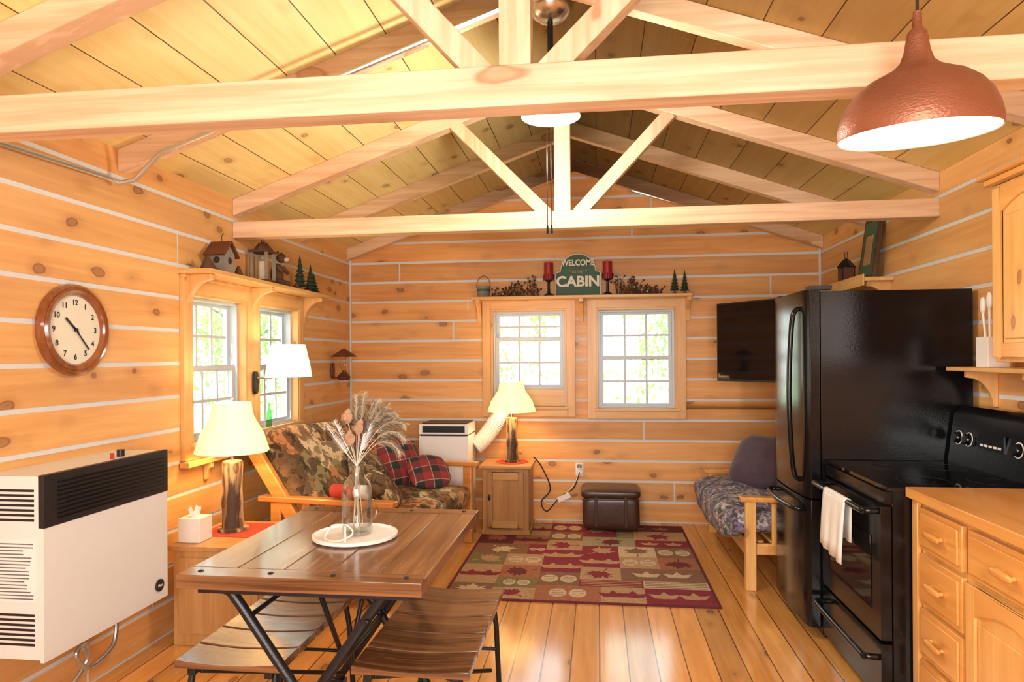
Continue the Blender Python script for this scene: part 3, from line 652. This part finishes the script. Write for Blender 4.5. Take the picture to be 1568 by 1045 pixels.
for x in (-.42,.09):
    b=B('red_candle_holder'); b.lathe((x,yb-.01,zs),[(.001,0),(.04,0),(.042,.01),(.012,.03),(.010,.12),(.035,.135),(.035,.14),(.001,.14)],iron,20); b.cyl((x,yb-.01,zs+.14),(x,yb-.01,zs+.29),.04,red,24)
    b.tube([(x,yb-.01,zs+.29),(x,yb-.01,zs+.305)],.002,blk,5)
    for a in (0,1.57,3.14,4.71): b.tube([(x+.043*math.cos(a),yb-.01+.043*math.sin(a),zs+.135),(x+.043*math.cos(a),yb-.01+.043*math.sin(a),zs+.19)],.003,iron,5)
    b.done()
b=B('berry_twig_garland'); rnd=random.Random(11)
for i in range(210):
    x=rnd.choice([rnd.uniform(-.90,-.50),rnd.uniform(.17,.54)]); y=yb+rnd.uniform(-.03,.05); h=rnd.uniform(.02,.13)*(1+.4*math.sin(x*9)); dx=rnd.uniform(-.06,.06)
    e=(x+dx,y+rnd.uniform(-.02,.02),zs+h); b.tube([(x,y,zs),(x+dx*.3,y,zs+h*.7),e],.0022,brown,4)
    b.sq(e,(.018,.018,.018),rnd.choice([rust,brown,brown,dkgreen,pampas]),2,seg=8)
b.done()
def pine(x,y,z,h,r,name='miniature_pine_tree'):
    b=B(name); b.cyl((x,y,z),(x,y,z+h*.2),h*.03,brown,8); b.cyl((x,y,z),(x,y,z+.01),r*.5,brown,10)
    n=6
    for i in range(n):
        z0=h*(.15+.14*i); rr_=r*(1-i/(n+.5)); b.lathe((x,y,z),[(rr_,z0),(rr_*.35,z0+h*.15),(.0015,z0+h*.22)],dkgreen,14,wob=lambda a,z:1+.25*math.sin(7*a))
    b.done()
pine(.66,yb,zs,.20,.042); pine(.745,yb+.01,zs,.19,.04)
b=B('galvanized_bucket'); b.lathe((-1.0,yb,zs),[(.001,0),(.05,0),(.062,.09),(.065,.095),(.058,.09),(.048,.01),(.001,.01)],grey,24)
b.lathe((-1.0,yb,zs+.05),[(.058,0),(.06,.02)],green,24)
b.tube([(-1.0+.062*math.cos(a),yb,zs+.09+.10*math.sin(a)) for a in [math.pi*i/10 for i in range(11)]],.0025,iron,6); b.done()
# left shelf decor
xs=XL+.10; zs=ZS+.026
b=B('birdhouse'); y=3.73; b.box(xs-.05,xs+.05,y-.055,y+.055,zs,zs+.11,grey); b.prism([(y-.055,zs+.11),(y+.055,zs+.11),(y,zs+.165)],'x',xs-.05,xs+.05,grey)
b.bar((y-.085,zs+.10),(y,zs+.185),.012,'x',xs-.065,xs+.065,rust); b.bar((y+.085,zs+.10),(y,zs+.185),.012,'x',xs-.065,xs+.065,rust)
b.lathe((0,0,0),[(.02,0),(.001,.001)],blk,16,Matrix.Translation((xs+.0505,y,zs+.075))@Ry(90)); b.lathe((0,0,0),[(.02,0),(.001,.001)],blk,16,Matrix.Translation((xs,y-.0555,zs+.075))@Rx(90))
b.tube([(xs,y,zs+.18),(xs,y,zs+.22),(xs,y+.02,zs+.24)],.003,iron,5); b.done(.002)
b=B('pinecone_cluster')
for i,(yy,rr_) in enumerate(((3.58,.045),(3.88,.035),(3.63,.03),(4.68,.03))):
    for k in range(6): b.lathe((xs+.02*(i%2),yy,zs+k*rr_*.3),[(rr_*(1-k*.14),0),(rr_*(.8-k*.12),rr_*.35),(.0015,rr_*.4)],brown,10,wob=lambda a,z:1+.2*math.sin(5*a))
b.done()
b=B('carved_bear_lantern'); y=4.22
b.box(xs-.06,xs+.06,y-.06,y+.06,zs,zs+.02,brown)
for dx in (-.05,.05):
    for dy in (-.05,.05): b.box(xs+dx-.009,xs+dx+.009,y+dy-.009,y+dy+.009,zs+.02,zs+.20,grey)
b.box(xs-.065,xs+.065,y-.065,y+.065,zs+.195,zs+.21,brown); b.lathe((xs,y,zs+.21),[(.075,0),(.03,.05),(.0015,.06)],brown,4); b.cyl((xs,y,zs+.02),(xs,y,zs+.14),.028,pampas,16)
b.tube([(xs,y-.02,zs+.26),(xs,y-.015,zs+.30),(xs,y+.015,zs+.30),(xs,y+.02,zs+.26)],.003,iron,5); b.done(.002)
b=B('carved_bear_figurine'); y=4.42
b.sq((xs,y,zs+.085),(.08,.10,.15),brown,2.3,seg=18,lump=.01,lf=20); b.sq((xs+.03,y,zs+.19),(.065,.065,.065),brown,2,seg=16); b.sq((xs+.065,y,zs+.18),(.04,.03,.03),pampas,2,seg=10)
for s in (-1,1):
    b.sq((xs+.02,y+s*.028,zs+.225),(.015,.022,.022),brown,2,seg=8); b.tube([(xs+.02,y+s*.045,zs+.13),(xs+.06,y+s*.04,zs+.09)],[.018,.014],brown,8); b.tube([(xs+.01,y+s*.035,zs+.03),(xs+.07,y+s*.04,zs+.018)],[.024,.017],brown,8)
b.done()
pine(xs,4.78,zs,.25,.05); pine(xs+.02,4.92,zs,.20,.05); pine(xs-.01,5.05,zs,.15,.045)
b=B('green_glass_bottle'); 
b.lathe((XL+.035,4.42,.993),[(.001,0),(.018,0),(.020,.005),(.020,.09),(.01,.12),(.009,.16),(.012,.162)],g_green,18)
b.done()
# ------------------------------------------------------------ TV
b=B('wall_mounted_television',loc=(1.22,5.10,1.56),rz=math.radians(-54)); 
b.box(-.48,.48,-.018,.018,-.30,.30,blk); b.box(-.47,.47,-.0195,-.018,-.285,.29,blkgl); b.box(-.25,.25,.018,.05,-.2,.15,blk)
b.tube([(0,.05,0),(-.02,.22,0),(.18,.42,0)],.02,iron,8); b.done(.004)
# ------------------------------------------------------------ right futon bench
b=B('wooden_futon_loveseat'); y0,y1=4.36,5.82; fx,rxx=.90,1.80
for y,h in ((y0,.56),(y1-.05,.50)):
    b.box(fx,fx+.065,y,y+.05,0,h,W_cabZ); b.box(fx+.30,fx+.35,y+.005,y+.045,.2,h,W_cabZ); b.box(fx+.16,fx+.20,y+.01,y+.04,.28,h-.02,W_cabZ); b.box(rxx-.35,rxx-.29,y,y+.05,0,h,W_cabZ)
    b.box(fx-.03,rxx-.2,y-.01,y+.06,h-.01,h+.02,W_cab); b.box(fx+.065,rxx-.3,y+.01,y+.04,.22,.29,W_cab); 
b.box(fx+.01,fx+.05,y0+.05,y1-.05,.20,.30,W_cab); b.box(rxx-.34,rxx-.30,y0+.05,y1-.05,.20,.30,W_cab)
for k in range(7): b.box(fx+.08+k*.075,fx+.12+k*.075,y0+.05,y1-.05,.285,.30,W_cab)
b.bar((rxx-.42,.33),(rxx-.05,.86),.04,'y',y0+.08,y0+.12,W_cab); b.bar((rxx-.42,.33),(rxx-.05,.86),.04,'y',y1-.12,y1-.08,W_cab)
b.sq((fx+.22,(y0+y1)/2,.405),(.72,y1-y0-.13,.24),camo2,8,3,Ry(0),48,.04,6)
b.sq((fx-.05,(y0+y1)/2,.36),(.16,y1-y0-.20,.22),camo2,6,3,Ry(0),40,.03,6)
b.sq((rxx-.24,(y0+y1)/2,.68),(.62,y1-y0-.12,.20),camo3,8,3.5,Ry(-56),44,.03,5)
b.done(.006)
pillow('plum_throw_pillow',(1.15,5.12,.69),(.40,.42,.17),purple,Rz(40)@Ry(-56),4.5)
# ------------------------------------------------------------ right wall shelf + items
b=B('trim_4',origin=True); b.box(1.70,XR,4.62,5.45,1.93,1.955,W_trimY)
for y in (4.68,5.39): b.prism([(XR-p[0],1.93+p[1]) for p in bracket_pts(.15,.17)],'y',y-.015,y+.015,W_trimZ)
b.box(1.69,1.70,4.62,5.45,1.90,1.975,W_trimY); b.done(.003)
b=B('framed_picture'); M=Matrix.Translation((1.80,4.86,1.957))@Ry(8)
b.box(-.012,.012,-.13,.13,0,.42,brown,M); b.box(-.014,-.012,-.105,.105,.025,.395,green,M); b.box(-.0155,-.014,-.06,.06,.10,.30,rc['tan'],M); b.done(.002)
b=B('hanging_lantern'); x,y,z=1.79,5.20,1.956
b.box(x-.045,x+.045,y-.045,y+.045,z,z+.02,iron); b.box(x-.035,x+.035,y-.035,y+.035,z+.02,z+.13,rust); b.lathe((x,y,z+.13),[(.07,0),(.03,.05),(.0015,.07)],iron,4)
for dx in(-.04,.04):
    for dy in(-.04,.04): b.box(x+dx-.004,x+dx+.004,y+dy-.004,y+dy+.004,z+.02,z+.135,iron)
b.tube([(x,y-.03,z+.17),(x,y-.025,z+.24),(x,y+.025,z+.24),(x,y+.03,z+.17)],.003,iron,5); b.done()
# ------------------------------------------------------------ fridge
b=B('black_refrigerator'); f0,f1,g0,g1=1.13,1.85,3.65,4.33
b.box(f0,f1,g0,g1,.03,1.78,black); b.box(f0+.02,f1,g0+.03,g1-.03,0,.03,blk)
def door(z0,z1):
    pts=[(f0-.004,g0+.002),(f0-.05,g0+.004),(f0-.064,g0+.02)]
    for i in range(1,10): t=i/10; pts.append((f0-.07-.012*math.sin(math.pi*t),g0+.02+(g1-g0-.04)*t))
    pts+=[(f0-.064,g1-.02),(f0-.05,g1-.004),(f0-.004,g1-.002)]
    b.prism(pts,'z',z0,z1,black)
door(.72,1.79); door(.06,.71)
b.box(f0-.05,f0+.06,g0+.01,g0+.08,1.79,1.81,blk); b.box(f0-.05,f0+.06,g1-.08,g1-.01,1.79,1.81,blk)
b.tube(smooth([(f0-.07,g0+.10,.80),(f0-.115,g0+.09,.86),(f0-.135,g0+.085,1.25),(f0-.115,g0+.09,1.64),(f0-.07,g0+.10,1.70)]),.013,black,10)
b.tube(smooth([(f0-.075,g0+.06,.655),(f0-.12,g0+.09,.655),(f0-.14,(g0+g1)/2,.655),(f0-.12,g1-.09,.655),(f0-.075,g1-.06,.655)]),.013,black,10)
b.done(.008,seg=3)
# ------------------------------------------------------------ stove
b=B('black_electric_range'); s0,s1,q0,q1=1.17,1.85,2.905,3.63
b.box(s0,s1,q0,q1,.03,.905,black); b.box(s0-.02,s1,q0-.003,q1+.003,.905,.92,blkgl); b.box(s0+.03,s1,q0+.03,q1-.03,0,.03,blk)
b.box(s0-.045,s0-.003,q0+.006,q1-.006,.30,.84,black); b.box(s0-.03,s0-.001,q0+.004,q1-.004,.85,.90,black); b.box(s0-.049,s0-.045,q0+.10,q1-.10,.40,.70,blkgl)
b.box(s0-.045,s0-.003,q0+.006,q1-.006,.05,.285,black)
for z in (.815,.22):
    b.tube(smooth([(s0-.045,q0+.04,z),(s0-.09,q0+.05,z),(s0-.10,q0+.10,z),(s0-.10,q1-.10,z),(s0-.09,q1-.05,z),(s0-.045,q1-.04,z)]),.013,black,10)
for x,y,r in ((1.36,3.08,.10),(1.36,3.44,.08),(1.62,3.08,.08),(1.62,3.44,.10)): b.lathe((x,y,.9202),[(r,0),(r,.0006),(r-.003,.0006),(r-.003,0)],iron,40)
b.prism([(1.72,.92),(1.85,.92),(1.85,1.20),(1.79,1.20),(1.75,1.16)],'y',q0,q1,black)
for y in (q0+.08,q0+.17,q1-.17,q1-.08): b.lathe((0,0,0),[(.026,0),(.024,.018),(.020,.022),(.001,.022)],black,20,Matrix.Translation((1.733,y,1.05))@Ry(-83)); b.lathe((0,0,0),[(.034,-.001),(.034,.002),(.030,.002)],offw,24,Matrix.Translation((1.733,y,1.05))@Ry(-83))
b.box(1.727,1.735,3.17,3.37,1.02,1.10,blkgl)
for i in range(5): b.box(1.724,1.728,3.19+i*.035,3.21+i*.035,1.035,1.045,offw)
b.done(.004)
b=B('dish_towel'); ty_=3.25
vs=[];fs=[]; nx=14; prof=[(s0-.082,.64),(s0-.083,.73),(s0-.084,.80),(s0-.088,.827),(s0-.100,.8315),(s0-.112,.827),(s0-.117,.80),(s0-.122,.71),(s0-.125,.61),(s0-.126,.545)]
for i in range(nx+1):
    y=ty_-.14+.28*i/nx
    for j,(x,z) in enumerate(prof): k=max(0,(.8-z))*4; vs.append((x-.006*k*(1+math.sin(i*1.3)),y+ (.01*k*math.sin(i)),z+(.02*(i/nx) if j==len(prof)-1 else 0)))
m_=len(prof)
for i in range(nx):
    for j in range(m_-1): fs.append((i*m_+j,(i+1)*m_+j,(i+1)*m_+j+1,i*m_+j+1))
b.add(vs,fs,towelm); o=b.done(ang=80); sm=o.modifiers.new('s','SOLIDIFY'); sm.thickness=.005
# ------------------------------------------------------------ base cabinet
b=B('kitchen_base_cabinet'); c0,c1,d0,d1=1.255,1.87,1.2,2.895
b.box(c0,c1,d0,d1,.09,.885,W_cabZ); b.box(c0+.06,c1,d0+.01,d1-.01,0,.09,W_cab)
b.box(c0-.04,c1,d0,d1+.004,.885,.925,W_cab)
b.box(c0-.018,c0,d1-.045,d1,.02,.885,W_cabZ)
def drawer(y0,y1,z0,z1,pull=True):
    b.box(c0-.018,c0,y0,y1,z0,z1,W_cab); b.box(c0-.026,c0-.018,y0+.018,y1-.018,z0+.018,z1-.018,W_cab)
    yc,zc=(y0+y1)/2,(z0+z1)/2
    if pull:
        b.sq((c0-.048,yc,zc),(.018,.12,.026),W_cab,3,seg=16)
        for s in (-.04,.04): b.cyl((c0-.026,yc+s,zc),(c0-.048,yc+s,zc),.008,W_cab,10)
for z0,z1 in ((.70,.86),(.49,.68),(.29,.47),(.11,.27)): drawer(2.52,2.83,z0,z1)
drawer(2.0,2.48,.70,.86)
def cdoor(y0,y1,z0,z1,xf,bb=None):
    bb=bb or b
    bb.box(xf-.018,xf,y0,y1,z0,z1,W_cabZ); r=.055
    bb.box(xf-.028,xf-.018,y0,y0+r,z0,z1,W_cabZ); bb.box(xf-.028,xf-.018,y1-r,y1,z0,z1,W_cabZ); bb.box(xf-.028,xf-.018,y0+r,y1-r,z0,z0+r,W_cab)
    k=12; pts=[(y0+r,z1),(y1-r,z1)]
    for i in range(k+1): t=i/k; yy=(y1-r)+(y0+r-y1+r)*t; pts.append((yy,z1-r-.045+.045*math.sin(math.pi*t)))
    bb.prism(pts,'x',xf-.028,xf-.018,W_cab)
    bb.box(xf-.024,xf-.018,y0+r+.015,y1-r-.015,z0+r+.015,z1-r-.06,W_cabZ)
cdoor(2.0,2.48,.11,.68,c0); b.sq((c0-.048,2.05,.58),(.018,.026,.12),W_cab,3,seg=16)
cdoor(1.48,1.96,.11,.68,c0); drawer(1.48,1.96,.70,.86)
b.done(.006)
b=B('kitchen_wall_cabinet'); u0=1.57
b.box(u0,XR,1.3,2.93,1.42,2.12,W_cabZ); b.box(u0-.03,XR,1.28,2.955,2.12,2.145,W_cab); b.box(u0-.05,XR,1.27,2.97,2.145,2.165,W_cab)
cdoor(2.50,2.90,1.44,2.10,u0); cdoor(2.06,2.46,1.44,2.10,u0); cdoor(1.62,2.02,1.44,2.10,u0)
b.sq((u0-.04,2.54,1.58),(.02,.03,.07),iron,3,seg=12); b.done(.006)
b=B('trim_5',origin=True); b.box(1.70,XR,2.96,3.60,1.372,1.392,W_trimY)
for y in (3.05,3.50): b.prism([(XR-p[0],1.372+p[1]) for p in bracket_pts(.14,.17)],'y',y-.012,y+.012,W_trimZ)
b.done(.003)
b=B('utensil_holder'); x,y=1.765,3.32; b.box(x-.045,x+.045,y-.05,y+.05,1.393,1.53,offw)
for i,(dx,dy,h) in enumerate(((-.02,-.02,.24),(.02,.01,.27),(-.01,.03,.22),(.02,-.03,.20))):
    b.tube([(x+dx,y+dy,1.50),(x+dx*1.4,y+dy*1.6,1.50+h*.7)],.006,offw,8); b.sq((x+dx*1.4,y+dy*1.6,1.50+h*.8),(.02,.04,.08),offw,2.2,seg=12)
b.done(.004)
# ------------------------------------------------------------ pendant
b=B('copper_pendant_lamp'); px,py,pz=.79,1.80,2.0
TM=Matrix.Translation((px,py,pz+.30))@Rx(5)@Ry(-1.5)@Matrix.Translation((0,0,-.30))@Matrix.Diagonal((.95,.95,1,1))
prof=[(.190,0),(.192,.006),(.190,.03),(.184,.055),(.170,.085),(.148,.112),(.118,.135),(.085,.150),(.058,.163),(.040,.180),(.031,.205),(.026,.235),(.023,.250),(.012,.262),(.010,.30)]
b.lathe((0,0,0),prof,copper,72,TM)
b.lathe((0,0,0),[(.188,.002)]+[(r-.004,z-.001) for r,z in prof[2:10]]+[(.002,.18)],pend_in,64,TM)
b.cyl((px,py,pz+.30),(px,py,HW+SL*(XR-px)-.03),.004,blk,8)
b.lathe((px,py,HW+SL*(XR-px)-.05),[(.06,.05),(.055,.02),(.02,0),(.0015,0)],copper,24)
b.sq((px,py,pz+.09),(.07,.07,.09),bulb,2,seg=16)
o=b.done(); light('pendant_bulb','POINT',(px,py,pz+.02),12,(1,.95,.86),o,size=.05)
# ------------------------------------------------------------ ceiling fan light
b=B('ceiling_light_with_pull_chains'); x,y=XC-.02,3.24; zt=RZ-.01
b.lathe((x,y,zt-.13),[(.0015,0),(.05,.005),(.10,.04),(.115,.09),(.11,.125),(.0015,.13)],chrome,28); b.cyl((x,y,2.80),(x,y,zt-.12),.014,iron,12)
b.lathe((x,y,2.60),[(.0015,.0),(.115,0),(.135,.02),(.135,.04),(.10,.055),(.09,.10),(.10,.15),(.085,.19),(.03,.21),(.0015,.21)],white,40)
b.lathe((x,y,2.565),[(.0015,0),(.06,.004),(.095,.018),(.105,.035),(.0015,.035)],lens,40)
b.lathe((x,y,2.59),[(.105,.0),(.14,.004),(.14,.014),(.105,.012)],white,40)
b.tube([(x-.012,y-.10,2.60),(x-.012,y-.10,2.06)],.0022,rust,5); b.tube([(x+.008,y-.11,2.60),(x+.008,y-.11,2.06)],.0022,rust,5)
for dx,dy in ((-.012,-.10),(.008,-.11)): b.tube([(x+dx,y+dy,2.06),(x+dx,y+dy,2.02)],[.004,.006],blk,8)
o=b.done(); light('ceiling_bulb','POINT',(x,y,2.38),48,(1,.95,.85),o,size=.10)
# ------------------------------------------------------------ lights
light('camera_side_fill_light','AREA',(-.1,-1.1,1.7),112,(1,.98,.95),rot=(88,0,0),size=1.8,sy=1.0)  # added flash-like area fill behind the camera; the front wall has no window
light('bounce_light','AREA',(-.1,-.2,1.0),26,(1,.98,.93),rot=(126,0,0),size=1.6,sy=.6)  # added lamp tilted upward to stand in for bounce onto the ceiling
sun=light('sun','SUN',(0,0,10),7,(1,.97,.9),rot=(48,0,-12)); sun.data.angle=.02
W=D.worlds.new('sky'); S.world=W; W.use_nodes=True; n=W.node_tree.nodes; l=W.node_tree.links; bg=n['Background']
tc=n.new('ShaderNodeTexCoord'); sp=n.new('ShaderNodeSeparateXYZ'); l.new(tc.outputs['Generated'],sp.inputs[0]); cr=n.new('ShaderNodeValToRGB'); l.new(sp.outputs[2],cr.inputs[0])
cr.color_ramp.elements[0].color=(1,1,.95,1); cr.color_ramp.elements[1].color=(.82,.92,1,1); l.new(cr.outputs[0],bg.inputs[0]); bg.inputs[1].default_value=5.2
# ------------------------------------------------------------ camera
cam=D.cameras.new('camera'); co=D.objects.new('camera',cam); COL.objects.link(co)
cam.lens=24; cam.sensor_width=36; cam.shift_y=.0166; cam.clip_start=.05
co.matrix_world=Matrix.Translation((0,0,1.45))@Rz(7.145)@Rx(90)@Rz(-.4)
S.camera=co
S.view_settings.view_transform='Standard'; S.view_settings.look='None'; S.view_settings.exposure=0.08
